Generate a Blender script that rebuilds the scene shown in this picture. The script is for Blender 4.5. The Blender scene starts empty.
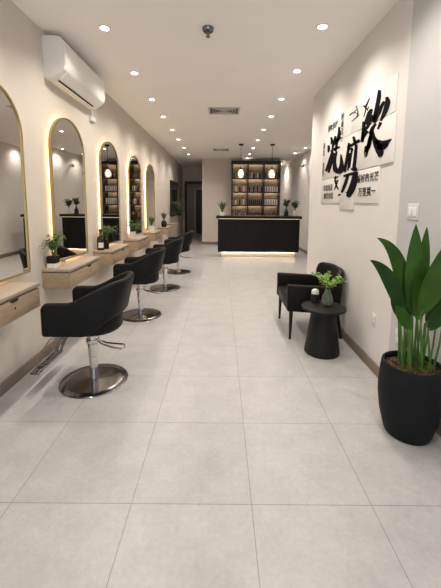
import bpy, bmesh, math, random
from mathutils import Vector, Matrix
PI = math.pi
sc = bpy.context.scene
COL = sc.collection
R = random.Random(7)

# ------------------------------------------------------------------ materials
def mat(name, col, rough=.5, metal=0, noise=0, nscale=8, bump=0, bscale=60, spec=.5, emit=0, ecol=None, trans=0, ior=1.45, coat=0):
    m = bpy.data.materials.new(name); m.use_nodes = True
    nt = m.node_tree; b = nt.nodes['Principled BSDF']
    c = tuple(col) + (1,)
    b.inputs['Base Color'].default_value = c
    b.inputs['Roughness'].default_value = rough
    b.inputs['Metallic'].default_value = metal
    b.inputs['Specular IOR Level'].default_value = spec
    b.inputs['IOR'].default_value = ior
    b.inputs['Transmission Weight'].default_value = trans
    b.inputs['Coat Weight'].default_value = coat
    if emit:
        b.inputs['Emission Color'].default_value = tuple(ecol or col) + (1,)
        b.inputs['Emission Strength'].default_value = emit
    if noise or bump:
        tc = nt.nodes.new('ShaderNodeTexCoord')
    if noise:
        n = nt.nodes.new('ShaderNodeTexNoise'); n.inputs['Scale'].default_value = nscale; n.inputs['Detail'].default_value = 5
        nt.links.new(tc.outputs['Object'], n.inputs['Vector'])
        r = nt.nodes.new('ShaderNodeValToRGB')
        r.color_ramp.elements[0].position = .3; r.color_ramp.elements[1].position = .7
        r.color_ramp.elements[0].color = tuple(x*(1-noise) for x in col) + (1,)
        r.color_ramp.elements[1].color = tuple(min(1, x*(1+noise)) for x in col) + (1,)
        nt.links.new(n.outputs['Fac'], r.inputs['Fac']); nt.links.new(r.outputs['Color'], b.inputs['Base Color'])
    if bump:
        n2 = nt.nodes.new('ShaderNodeTexNoise'); n2.inputs['Scale'].default_value = bscale; n2.inputs['Detail'].default_value = 4
        nt.links.new(tc.outputs['Object'], n2.inputs['Vector'])
        bp = nt.nodes.new('ShaderNodeBump'); bp.inputs['Strength'].default_value = bump; bp.inputs['Distance'].default_value = .01
        nt.links.new(n2.outputs['Fac'], bp.inputs['Height']); nt.links.new(bp.outputs['Normal'], b.inputs['Normal'])
    return m

def wood(name, c1, c2, stretch=(14, 1.2, 14), rough=.5):
    m = bpy.data.materials.new(name); m.use_nodes = True
    nt = m.node_tree; b = nt.nodes['Principled BSDF']; L = nt.links.new
    tc = nt.nodes.new('ShaderNodeTexCoord'); mp = nt.nodes.new('ShaderNodeMapping')
    mp.inputs['Scale'].default_value = stretch
    n = nt.nodes.new('ShaderNodeTexNoise'); n.inputs['Scale'].default_value = 3.5; n.inputs['Detail'].default_value = 7
    n.inputs['Distortion'].default_value = .5
    r = nt.nodes.new('ShaderNodeValToRGB')
    r.color_ramp.elements[0].position = .32; r.color_ramp.elements[1].position = .68
    r.color_ramp.elements[0].color = tuple(c1)+(1,); r.color_ramp.elements[1].color = tuple(c2)+(1,)
    L(tc.outputs['Object'], mp.inputs['Vector']); L(mp.outputs['Vector'], n.inputs['Vector'])
    L(n.outputs['Fac'], r.inputs['Fac']); L(r.outputs['Color'], b.inputs['Base Color'])
    b.inputs['Roughness'].default_value = rough
    return m

def tile_mat():
    m = bpy.data.materials.new('stone_tile'); m.use_nodes = True
    nt = m.node_tree; b = nt.nodes['Principled BSDF']; L = nt.links.new
    tc = nt.nodes.new('ShaderNodeTexCoord'); mp = nt.nodes.new('ShaderNodeMapping')
    mp.inputs['Location'].default_value = (.437+.6*10, -1.46+.607*10, 0)
    br = nt.nodes.new('ShaderNodeTexBrick'); br.offset = 0; br.squash = 1
    br.inputs['Scale'].default_value = 1; br.inputs['Brick Width'].default_value = .6; br.inputs['Row Height'].default_value = .607
    br.inputs['Mortar Size'].default_value = .0022; br.inputs['Mortar Smooth'].default_value = .1; br.inputs['Bias'].default_value = 0
    br.inputs['Color1'].default_value = (.432, .423, .418, 1); br.inputs['Color2'].default_value = (.455, .445, .440, 1)
    br.inputs['Mortar'].default_value = (.27, .258, .248, 1)
    L(tc.outputs['Object'], mp.inputs['Vector']); L(mp.outputs['Vector'], br.inputs['Vector'])
    n = nt.nodes.new('ShaderNodeTexNoise'); n.inputs['Scale'].default_value = 5; n.inputs['Detail'].default_value = 9; n.inputs['Roughness'].default_value = .7
    L(tc.outputs['Object'], n.inputs['Vector'])
    r = nt.nodes.new('ShaderNodeValToRGB'); r.color_ramp.elements[0].position = .3; r.color_ramp.elements[1].position = .72
    r.color_ramp.elements[0].color = (.86, .86, .86, 1); r.color_ramp.elements[1].color = (1.07, 1.07, 1.07, 1)
    L(n.outputs['Fac'], r.inputs['Fac'])
    mx = nt.nodes.new('ShaderNodeMix'); mx.data_type = 'RGBA'; mx.blend_type = 'MULTIPLY'; mx.inputs['Factor'].default_value = 1
    n3 = nt.nodes.new('ShaderNodeTexNoise'); n3.inputs['Scale'].default_value = 38; n3.inputs['Detail'].default_value = 6; n3.inputs['Roughness'].default_value = .75
    L(tc.outputs['Object'], n3.inputs['Vector'])
    r3 = nt.nodes.new('ShaderNodeValToRGB'); r3.color_ramp.elements[0].position = .3; r3.color_ramp.elements[1].position = .7
    r3.color_ramp.elements[0].color = (.90, .895, .89, 1); r3.color_ramp.elements[1].color = (1.06, 1.06, 1.06, 1)
    L(n3.outputs['Fac'], r3.inputs['Fac'])
    m3 = nt.nodes.new('ShaderNodeMix'); m3.data_type = 'RGBA'; m3.blend_type = 'MULTIPLY'; m3.inputs['Factor'].default_value = 1
    L(br.outputs['Color'], m3.inputs['A']); L(r3.outputs['Color'], m3.inputs['B'])
    L(m3.outputs['Result'], mx.inputs['A']); L(r.outputs['Color'], mx.inputs['B']); L(mx.outputs['Result'], b.inputs['Base Color'])
    b.inputs['Roughness'].default_value = .36; b.inputs['Specular IOR Level'].default_value = .4
    bp = nt.nodes.new('ShaderNodeBump'); bp.inputs['Strength'].default_value = .25; bp.inputs['Distance'].default_value = .002
    L(br.outputs['Fac'], bp.inputs['Height']); bp.invert = True
    L(bp.outputs['Normal'], b.inputs['Normal'])
    return m

M = {}
M['floor'] = tile_mat()
M['wall'] = mat('warm_plaster', (.63, .57, .505), .85, noise=.02, nscale=2.5, bump=.05, bscale=120)
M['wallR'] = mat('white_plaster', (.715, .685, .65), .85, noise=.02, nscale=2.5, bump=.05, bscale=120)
M['wallR_daylight'] = mat('daylight_toned_plaster', (.525, .522, .515), .85, noise=.02, nscale=3, bump=.05, bscale=120)  # cool daylight shading of the splayed wall section mixed into its plaster colour
M['ceil'] = mat('ceiling_paint', (.93, .885, .84), .9, noise=.015, nscale=1.5)
M['base'] = wood('taupe_skirting', (.17, .13, .10), (.24, .19, .15), (8, .8, 20), .45)
M['oak'] = wood('pale_oak', (.30, .21, .138), (.41, .305, .212), (14, 1.3, 14), .5)
M['oaktop'] = wood('pale_oak_top', (.31, .245, .19), (.40, .33, .26), (14, 1.3, 14), .42)
M['dark'] = mat('dark_gap', (.012, .011, .010), .7, noise=.1)
M['gold'] = mat('brushed_gold', (.50, .37, .17), .32, 1, noise=.06, nscale=30)
M['mirror'] = mat('mirror_glass', (.74, .72, .69), .01, 1, noise=.004, nscale=1)
M['led'] = mat('warm_led', (1, .78, .45), emit=6.5, ecol=(1, .80, .50))
M['ledw'] = mat('soft_led', (1, .8, .55), emit=9, ecol=(1, .78, .50))
M['leather'] = mat('black_leather', (.010, .0105, .011), .48, noise=.12, nscale=20, bump=.12, bscale=220, spec=.14)
M['leather2'] = mat('black_soft_leather', (.009, .0085, .0085), .42, noise=.12, nscale=20, bump=.1, bscale=220, spec=.14)
M['chrome'] = mat('chrome', (.72, .71, .69), .12, 1, noise=.03, nscale=10)
M['steel'] = mat('brushed_steel', (.24, .242, .246), .19, 1, noise=.14, nscale=26)
M['blackmat'] = mat('matt_black', (.009, .009, .009), .5, noise=.15, nscale=12, bump=.04, spec=.3)
M['blackpot'] = mat('charcoal_planter', (.011, .012, .0135), .62, noise=.12, nscale=18, bump=.1, bscale=150, spec=.16)
M['blackmetal'] = mat('black_metal', (.012, .011, .010), .42, noise=.1)
M['ac'] = mat('white_plastic', (.82, .80, .77), .35, noise=.01, nscale=3)
M['acgrey'] = mat('grey_plastic', (.45, .44, .43), .4, noise=.03)
M['plate'] = mat('switch_white', (.66, .655, .64), .35, noise=.01)
M['ink'] = mat('black_ink', (.008, .007, .007), .8, noise=.1, spec=.05)
M['panel'] = mat('white_acrylic', (.80, .775, .74), .3, noise=.01, nscale=3, coat=.2)
M['soil'] = mat('bark_chips', (.10, .055, .03), .9, noise=.7, nscale=70, bump=1, bscale=90)
M['leaf'] = mat('deep_green_leaf', (.032, .085, .008), .42, noise=.35, nscale=7, spec=.25)
M['leaf2'] = mat('dark_green_leaf', (.014, .043, .006), .42, noise=.35, nscale=7, spec=.25)
M['stem'] = mat('green_stem', (.065, .15, .02), .45, noise=.25, nscale=20)
M['fern'] = mat('fern_green', (.075, .155, .035), .5, noise=.35, nscale=25)
M['fern2'] = mat('dusty_fern_green', (.065, .105, .05), .55, noise=.35, nscale=25)
M['spray'] = mat('fresh_green_leaf', (.27, .42, .10), .5, noise=.35, nscale=30)
M['twig'] = mat('dry_twig', (.10, .065, .04), .8, noise=.3, nscale=30)
M['white'] = mat('white_ceramic', (.74, .72, .69), .4, noise=.02)
M['glass'] = mat('clear_glass', (.86, .90, .83), .03, trans=.93, ior=1.14, noise=.004)
M['bottle'] = mat('dark_glass', (.012, .010, .008), .15, noise=.1)
M['label'] = mat('paper_label', (.60, .57, .52), .7, noise=.05)
M['shelf'] = mat('black_oak_board', (.022, .018, .015), .5, noise=.2, nscale=15)
M['shelfback'] = mat('shelf_back_board', (.36, .285, .215), .6, noise=.12, nscale=6)
M['counter'] = mat('black_slatted_front', (.008, .0077, .0073), .55, noise=.15, nscale=20, spec=.3)
M['countertop'] = mat('black_stone_top', (.008, .0075, .007), .4, noise=.2, nscale=30, spec=.25)
M['plinth'] = mat('cream_plinth', (.62, .54, .44), .5, noise=.03)
M['lamp'] = mat('downlight_disc', (1, .93, .82), emit=22, ecol=(1, .90, .76))
M['bulb'] = mat('lamp_bulb', (1, .86, .6), emit=2.8, ecol=(1, .80, .50))
M['shade'] = mat('ribbed_glass', (.95, .90, .80), .25, trans=.92, ior=1.25, noise=.02)
M['vent'] = mat('vent_white', (.62, .58, .54), .5, noise=.02)
M['ventdark'] = mat('vent_shadow', (.13, .115, .10), .7, noise=.1)
M['red'] = mat('sprinkler_bulb', (.35, .05, .03), .3, noise=.1)
M['doorgrey'] = mat('grey_door_paint', (.10, .095, .088), .5, noise=.05)
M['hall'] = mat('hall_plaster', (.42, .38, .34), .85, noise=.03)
M['jamb'] = mat('black_door_trim', (.018, .014, .012), .45, noise=.15)

# ------------------------------------------------------------------ mesh builder
class MB:
    def __init__(s): s.bm = bmesh.new(); s.mi = 0; s.T = Matrix.Identity(4)
    def v(s, p): return s.bm.verts.new(s.T @ Vector(p))
    def f(s, vs):
        try:
            fc = s.bm.faces.new(vs); fc.material_index = s.mi; return fc
        except ValueError: return None
    def ring_loft(s, rings, cap0=True, cap1=True, closed=True):
        V = [[s.v(p) for p in r] for r in rings]
        n = len(V[0])
        for a, b in zip(V, V[1:]):
            for i in range(n if closed else n-1):
                j = (i+1) % n
                s.f([a[i], a[j], b[j], b[i]])
        if cap0: s.f(V[0][::-1])
        if cap1: s.f(V[-1])
        return V
    def box(s, lo, hi, bev=0):
        x0, y0, z0 = lo; x1, y1, z1 = hi
        if bev <= 0:
            s.ring_loft([[(x0,y0,z),(x1,y0,z),(x1,y1,z),(x0,y1,z)] for z in (z0, z1)])
            return
        b = min(bev, (x1-x0)*.49, (y1-y0)*.49, (z1-z0)*.49)
        def rect(ins, z):
            r = max(b-ins, .0) ; pts = []
            X0, X1, Y0, Y1 = x0+ins, x1-ins, y0+ins, y1-ins
            r = b*.9 if r <= 0 else r
            r = min(r, (X1-X0)*.49, (Y1-Y0)*.49)
            for cx, cy, a0 in ((X1-r,Y1-r,0),(X0+r,Y1-r,90),(X0+r,Y0+r,180),(X1-r,Y0+r,270)):
                for k in range(4):
                    a = math.radians(a0+30*k); pts.append((cx+r*math.cos(a), cy+r*math.sin(a), z))
            return pts
        rings = []
        for k in range(4):
            a = math.radians(30*k); rings.append(rect(b*(1-math.sin(a)), z0+b*(1-math.cos(a))))
        for k in range(3, -1, -1):
            a = math.radians(30*k); rings.append(rect(b*(1-math.sin(a)), z1-b*(1-math.cos(a))))
        s.ring_loft(rings)
    def lathe(s, prof, c=(0,0,0), seg=24, cap0=True, cap1=True):
        s.ring_loft([[(c[0]+r*math.cos(2*PI*k/seg), c[1]+r*math.sin(2*PI*k/seg), c[2]+z) for k in range(seg)] for r, z in prof], cap0, cap1)
    def tube(s, pts, r, seg=8, cap=True):
        P = [Vector(p) for p in pts]; n = len(P)
        rs = r if isinstance(r, (list, tuple)) else [r]*n
        rings = []; ref = None
        for i in range(n):
            t = (P[min(i+1,n-1)] - P[max(i-1,0)]).normalized()
            if ref is None:
                ref = t.orthogonal().normalized()
            else:
                ref = (ref - t*ref.dot(t)); ref = ref.normalized() if ref.length > 1e-6 else t.orthogonal().normalized()
            b = t.cross(ref)
            rings.append([P[i] + (ref*math.cos(2*PI*k/seg) + b*math.sin(2*PI*k/seg))*rs[i] for k in range(seg)])
        s.ring_loft(rings, cap, cap)
    def prism(s, poly, axis, a, b):
        # poly of 2D points, extruded along axis index from a to b
        def P(u, w, t):
            return {0:(t,u,w), 1:(u,t,w), 2:(u,w,t)}[axis]
        s.ring_loft([[P(u, w, t) for u, w in poly] for t in (a, b)])
    def blade(s, pts, widths, up, fold=.15, thick=.0):
        # leaf: centre line pts, widths; cross section is a shallow V
        P = [Vector(p) for p in pts]; n = len(P); up = Vector(up)
        L, C, Rr = [], [], []
        for i in range(n):
            t = (P[min(i+1,n-1)] - P[max(i-1,0)]).normalized()
            sd = t.cross(up); sd = sd.normalized() if sd.length > 1e-5 else t.orthogonal().normalized()
            nn = sd.cross(t).normalized(); w = widths[i]/2
            L.append(s.v(P[i]-sd*w+nn*w*fold)); C.append(s.v(P[i])); Rr.append(s.v(P[i]+sd*w+nn*w*fold))
        for i in range(n-1):
            s.f([L[i], C[i], C[i+1], L[i+1]]); s.f([C[i], Rr[i], Rr[i+1], C[i+1]])
    def sphere(s, c, r, seg=14, rows=9, sc_=(1,1,1)):
        pr = []
        for k in range(rows+1):
            a = -PI/2 + PI*k/rows; pr.append((max(r*math.cos(a), 1e-4), r*math.sin(a)))
        s.ring_loft([[(c[0]+q*math.cos(2*PI*k/seg)*sc_[0], c[1]+q*math.sin(2*PI*k/seg)*sc_[1], c[2]+z*sc_[2]) for k in range(seg)] for q, z in pr])
    def build(s, name, mats, parent=None, loc=None, smooth=True, angle=40):
        bm = s.bm
        bmesh.ops.recalc_face_normals(bm, faces=bm.faces[:])
        me = bpy.data.meshes.new(name); 
        if smooth:
            for fc in bm.faces: fc.smooth = True
            lim = math.radians(angle)
            for e in bm.edges:
                if len(e.link_faces) == 2 and e.calc_face_angle(0) > lim: e.smooth = False
        bm.to_mesh(me); bm.free()
        for m_ in (mats if isinstance(mats, (list, tuple)) else [mats]): me.materials.append(M[m_] if isinstance(m_, str) else m_)
        o = bpy.data.objects.new(name, me); COL.objects.link(o)
        if parent is not None: o.parent = parent
        if loc is not None: o.location = loc
        return o

def tag(o, label, cat, group=None):
    o['label'] = label; o['category'] = cat
    if group: o['group'] = group
    return o
def thing(name, label, cat, loc=(0,0,0), rz=0, group=None):
    o = bpy.data.objects.new(name, None); COL.objects.link(o); o.empty_display_size = .1
    o.location = loc; o.rotation_euler = (0, 0, rz)
    return tag(o, label, cat, group)
def dup(root, loc, rz, label):
    def cp(o, par):
        c = o.copy(); COL.objects.link(c)
        if par is not None: c.parent = par
        for k in list(o.children): cp(k, c)
        return c
    c = cp(root, None); c.location = loc; c.rotation_euler = (0, 0, rz); c['label'] = label
    return c
def struct(name, mb, m, **k):
    o = mb.build(name, m, **k); o['kind'] = 'structure'; return o
def sbox(name, lo, hi, m, bev=0):
    mb = MB(); mb.box(lo, hi, bev); return struct(name, mb, m, smooth=bev > 0)
def sm(a, b, x):
    t = max(0, min(1, (x-a)/(b-a))); return t*t*(3-2*t)
ORD = ['first','second','third','fourth','fifth','sixth','seventh','eighth','ninth','tenth','eleventh']

XL, XR, CE = -1.70, 1.385, 3.1
# ------------------------------------------------------------------ setting
sbox('floor', (-2.0, -1.6, -.1), (3.2, 17.2, 0), 'floor')
sbox('ceiling', (-2.0, -1.6, CE), (3.2, 17.2, CE+.1), 'ceil')
sbox('wall_left', (XL-.15, -1.6, 0), (XL, 14.35, CE), 'wall')
YS, SPL = 2.55, .105
def xw(y): return XR + max(0, YS-y)*SPL
mb = MB(); mb.prism([(XR, YS), (2.75, YS), (2.75, 5.15), (XR, 5.15)], 2, 0, CE); struct('wall_right', mb, 'wallR', smooth=False)
mb = MB(); mb.prism([(xw(-1.6), -1.6), (2.75, -1.6), (2.75, YS), (XR, YS)], 2, 0, CE); struct('wall_right_front', mb, 'wallR_daylight', smooth=False)
sbox('wall_right_rear', (2.6, 5.15, 0), (2.75, 15.6, CE), 'wallR')
sbox('wall_back', (-.70, 11.97, 0), (2.1, 14.35, CE), 'wall')
sbox('wall_passage', (2.0, 15.45, 0), (2.6, 15.6, CE), 'wallR')
# alcove wall with the doorway
DX0, DX1, DZ = -1.56, -.78, 2.38
mb = MB(); mb.box((XL-.15, 14.35, 0), (DX0, 14.5, CE)); mb.box((DX1, 14.35, 0), (2.1, 14.5, CE)); mb.box((DX0, 14.35, DZ), (DX1, 14.5, CE))
struct('wall_alcove', mb, 'wall', smooth=False)
mb = MB(); mb.box((-1.95, 14.5, 0), (-1.80, 17, CE)); mb.box((-.62, 14.5, 0), (-.5, 17, CE)); mb.box((-1.95, 16.6, 0), (-.5, 16.8, CE))
struct('wall_hall', mb, 'hall', smooth=False)
# door frame of the dark doorway
d = thing('door_1', 'dark framed doorway at the far end of the left wall', 'doorway', (0, 14.3, 0)); del d['category']; del d['label']; d['kind'] = 'structure'
mb = MB(); mb.box((DX0-.04, 0, 0), (DX0+.03, .22, DZ+.02), .006); mb.box((DX1-.02, 0, 0), (DX1+.07, .22, DZ+.02), .006); mb.box((DX0-.04, 0, DZ-.01), (DX1+.07, .22, DZ+.08), .006)
mb.build('door_frame', 'jamb', d)
d2 = thing('door_2', '', '', (0, 16.5, 0)); del d2['category']; del d2['label']; d2['kind'] = 'structure'
mb = MB(); mb.box((-1.28, .04, 0), (-.68, .09, 2.2), .004); mb.build('door_panel', 'doorgrey', d2)
mb = MB(); mb.box((-1.36, 0, 0), (-1.28, .1, 2.28), .004); mb.box((-.68, 0, 0), (-.63, .1, 2.28), .004); mb.box((-1.36, 0, 2.2), (-.63, .1, 2.28), .004); mb.build('door_frame', 'wall', d2)
mb = MB(); mb.tube([(-1.20, .04, 1.0), (-1.20, -.02, 1.0), (-1.10, -.02, 1.0)], .01); mb.build('door_handle', 'steel', d2)
# skirting
sbox('baseboard_left', (XL, -1.6, 0), (XL+.014, 14.35, .10), 'base', .003)
sbox('baseboard_right', (XR-.014, YS, 0), (XR, 5.15, .10), 'base', .003)
mb = MB(); mb.prism([(xw(-1.6)-.014, -1.6), (xw(-1.6), -1.6), (XR, YS), (XR-.014, YS)], 2, 0, .10); struct('baseboard_right_front', mb, 'base', smooth=False)
sbox('baseboard_rear_right', (2.586, 5.15, 0), (2.6, 15.45, .10), 'base', .003)
sbox('baseboard_back', (-.70, 11.956, 0), (2.1, 11.97, .10), 'base', .003)
# ------------------------------------------------------------------ downlights
def downlight_parts(t):
    mb = MB(); mb.lathe([(.055, -.004), (.051, -.010), (.040, -.009), (.038, 0)], seg=28, cap0=False, cap1=False); mb.lathe([(.055, -.004), (.055, 0)], seg=28, cap0=False, cap1=False)
    mb.build('trim_ring', 'ac', t)
    mb = MB(); mb.lathe([(.039, -.006), (.039, -.001)], seg=28); mb.build('lens', 'lamp', t)
def lamp(x, y, e, cone=142, col=(1, .915, .82), blend=1.0):
    L = bpy.data.lights.new('downlight_beam', 'SPOT'); L.energy = e; L.color = col; L.spot_size = math.radians(cone); L.spot_blend = blend; L.shadow_soft_size = .05
    o = bpy.data.objects.new('downlight_beam', L); COL.objects.link(o); o.location = (x, y, CE-.03)
EL = 66
rows = [('left', -1.09, [1.05, 2.15, 3.21, 4.25, 5.28, 6.28, 7.36, 8.43, 9.65, 10.9]), ('right', .905, [1.05, 2.15, 3.16, 4.15, 5.2, 6.2, 7.27, 8.43, 9.6, 10.75, 11.7])]
dl0 = None
for side, x, ys in rows:
    k = 0
    for y in ys:
        lamp(x, y, EL)
        if y < 2.5: lab = 'small round recessed downlight above the camera in the %s ceiling row' % side
        else: lab = 'small round recessed downlight, %s from the camera in the %s ceiling row' % (ORD[k], side); k += 1
        if y < 2.5: lab = lab.replace('above the camera', 'overhead, out of the frame, %s back' % ('further' if y < 1.5 else 'nearer'))
        if dl0 is None:
            dl0 = thing('recessed_downlight', lab, 'downlight', (x, y, CE), 0, 'recessed ceiling downlights'); downlight_parts(dl0)
        else: dup(dl0, (x, y, CE), 0, lab)
for x, y, lab in ((2.38, 9.5, 'small round recessed downlight nearest over the right end of the black counter'), (2.31, 10.47, 'small round recessed downlight furthest right behind the reception counter')):
    lamp(x, y, EL*.6); dup(dl0, (x, y, CE), 0, lab)
lamp(-1.25, 15.4, 10); dup(dl0, (-1.25, 15.4, CE), 0, 'added unseen fill downlight in the dim hallway behind the dark doorway')  # unseen lamp, added to lift the dark hallway
lamp(2.36, 13.2, EL*1.0); dup(dl0, (2.36, 13.2, CE), 0, 'small round recessed downlight in the narrow passage right of the product shelves')

# vents
def vent(loc, w, h, lab):
    t = thing('ceiling_vent', lab, 'vent', loc, 0, 'square ceiling vents')
    mb = MB(); fw = .03
    for lo, hi in (((-w/2,-h/2,-.012),(w/2,-h/2+fw,0)), ((-w/2,h/2-fw,-.012),(w/2,h/2,0)), ((-w/2,-h/2+fw,-.012),(-w/2+fw,h/2-fw,0)), ((w/2-fw,-h/2+fw,-.012),(w/2,h/2-fw,0))): mb.box(lo, hi)
    mb.build('frame', 'vent', t, smooth=False)
    mb = MB(); mb.box((-w/2+.01,-h/2+.01,-.003),(w/2-.01,h/2-.01,-.0005)); mb.build('backing', 'ventdark', t, smooth=False)
    mb = MB()
    for i in range(1, 5):
        a, b = (w/2-fw)*(1-i/5.2), (h/2-fw)*(1-i/5.2); q = .009
        for lo, hi in (((-a,-b,-.016),(a,-b+q,-.003)), ((-a,b-q,-.016),(a,b,-.003)), ((-a,-b+q,-.016),(-a+q,b-q,-.003)), ((a-q,-b+q,-.016),(a,b-q,-.003))): mb.box(lo, hi)
    mb.build('louvre', 'vent', t, smooth=False)
vent((.035, 5.87, CE), .54, .42, 'square louvred ceiling vent nearer the camera')
vent((-.02, 9.95, CE), .48, .40, 'small square louvred ceiling vent further back, near the pendant lamps')
t = thing('fire_sprinkler', 'chrome ceiling sprinkler head with red tip between the two nearest downlights', 'sprinkler', (-.135, 3.205, CE))
mb = MB(); mb.lathe([(.055, 0), (.055, -.012), (.045, -.03), (.02, -.034)], seg=24, cap0=True); mb.build('escutcheon', 'steel', t)
mb = MB(); mb.tube([(-.016,0,-.03),(-.02,0,-.05),(0,0,-.075)], .004); mb.tube([(.016,0,-.03),(.02,0,-.05),(0,0,-.075)], .004); mb.lathe([(.022,-.078),(.022,-.074)], seg=16); mb.build('deflector', 'steel', t)
mb = MB(); mb.lathe([(.006,-.074),(.008,-.05),(.006,-.032)], seg=10); mb.build('bulb', 'red', t)

# ------------------------------------------------------------------ arched mirrors
def arch(w, h, n=18):
    r = w/2; pts = [(-r, 0), (r, 0)]
    for k in range(n+1):
        a = PI*k/n; pts.append((r*math.cos(a), h-r+r*math.sin(a)))
    return pts
MW, MH = .67, 1.475
def mirror_parts(t):
    # local: x = out of wall, y along the wall, z up
    def P(pts, x): return [(x, u, z) for u, z in pts]
    out = arch(MW, MH); inn = [(u*(MW/2-.012)/(MW/2), .012+z*(MH-.024)/MH) for u, z in out]
    mb = MB(); mb.ring_loft([P(out, .027), P(out, .056), P(inn, .056), P(inn, .027), P(out, .027)], False, False); mb.build('frame', 'gold', t, angle=30)
    mb = MB(); mb.ring_loft([P(inn, .034), P(inn, .046)]); mb.build('glass', 'mirror', t, angle=30)
    sh = [(u*.86, .05+z*(MH-.10)/MH) for u, z in out]
    mb = MB(); mb.ring_loft([P(sh, .001), P(sh, .027)]); mb.build('led_backlight', 'led', t, angle=30)
mirs = [(2.43, 'arched gold mirror with warm backlight, nearest the camera and cut by the photo edge'),
        (3.55, 'arched gold mirror with warm backlight, second from the camera, below the air conditioner'),
        (4.84, 'arched gold mirror with warm backlight, third from the camera along the left wall'),
        (6.23, 'arched gold mirror with warm backlight, fourth from the camera along the left wall'),
        (7.58, 'arched gold mirror with warm backlight, furthest of the five arched ones')]
m0 = None
def hang(o, y, deg):   # each mirror hangs at its own small angle: one edge stands a little further off the wall
    a = math.radians(deg); hw = MW/2
    o.rotation_euler = (0, 0, a); o.location = (XL + hw*abs(math.sin(a)), y, .895)
HANG = [0, -4, -4, -4.5, -4]
for y, lab in mirs:
    if m0 is None:
        m0 = thing('arched_mirror', lab, 'mirror', (XL, y, .895), 0, 'arched backlit mirrors on the left wall'); mirror_parts(m0)
    else: hang(dup(m0, (XL, y, .895), 0, lab), y, HANG[[q[0] for q in mirs].index(y)])
hang(m0, mirs[0][0], HANG[0])
t = thing('rectangular_mirror', 'tall rectangular mirror in a black frame far along the left wall', 'mirror', (XL, 11.6, 1.06))
mb = MB(); w_, h_ = 1.5, 1.2
for lo, hi in (((0,-w_/2,0),(.06,-w_/2+.05,h_)), ((0,w_/2-.05,0),(.06,w_/2,h_)), ((0,-w_/2+.05,0),(.06,w_/2-.05,.05)), ((0,-w_/2+.05,h_-.05),(.06,w_/2-.05,h_))): mb.box(lo, hi)
mb.build('frame', 'jamb', t, smooth=False)
mb = MB(); mb.box((.01,-w_/2+.05,.05),(.045,w_/2-.05,h_-.05)); mb.build('glass', 'mirror', t, smooth=False)

# ------------------------------------------------------------------ floating vanities
VL, VD, VT, VB = .78, .27, .862, .672
def vanity_parts(t):
    mb = MB(); mb.box((0, 0, VT-.028), (VD, VL, VT), .003); mb.build('countertop', 'oaktop', t)
    mb = MB(); mb.box((.002, .006, VB), (VD-.022, VL-.006, VT-.036), .002); mb.build('body', 'oak', t)
    mb = MB(); mb.box((.002, .02, VT-.036), (VD-.03, VL-.02, VT-.028)); mb.build('shadow_gap', 'dark', t, smooth=False)
    dr = MB(); dr.box((VD-.022, .008, VB+.002), (VD-.003, VL-.008, VT-.040), .002); dr = dr.build('drawer', 'oak', t)
    mb = MB(); c = VL/2+.07
    mb.prism([(c-.05, VT-.041), (c-.04, VT-.055), (c-.02, VT-.062), (c+.02, VT-.062), (c+.04, VT-.055), (c+.05, VT-.041)], 0, VD-.006, VD-.0015); mb.build('finger_pull', 'dark', dr, smooth=False)
    mb = MB(); mb.T = Matrix.Translation((VD-.003, c, VB+.085)) @ Matrix.Rotation(PI/2, 4, 'Y'); mb.lathe([(.008, 0), (.008, .004), (.005, .005)], seg=14); mb.build('lock', 'chrome', dr)
vans = [(1.735, 'nearest of the floating oak vanities, cut by the left photo edge'), (3.03, 'floating oak vanity below the second arched mirror, behind the nearest salon chair'),
        (4.255, 'floating oak vanity holding the dark bottle, below the third arched mirror'), (5.60, 'floating oak vanity below the fourth arched mirror'),
        (7.03, 'floating oak vanity below the furthest arched mirror'), (8.62, 'floating oak vanity with the dark vase, past the arched mirrors'),
        (10.2, 'furthest floating oak vanity, below the black-framed mirror')]
v0 = None
for y, lab in vans:
    if v0 is None:
        v0 = thing('floating_vanity', lab, 'vanity', (XL, y, 0), 0, 'floating oak vanities on the left wall'); vanity_parts(v0)
    else: dup(v0, (XL, y, 0), 0, lab)

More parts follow.
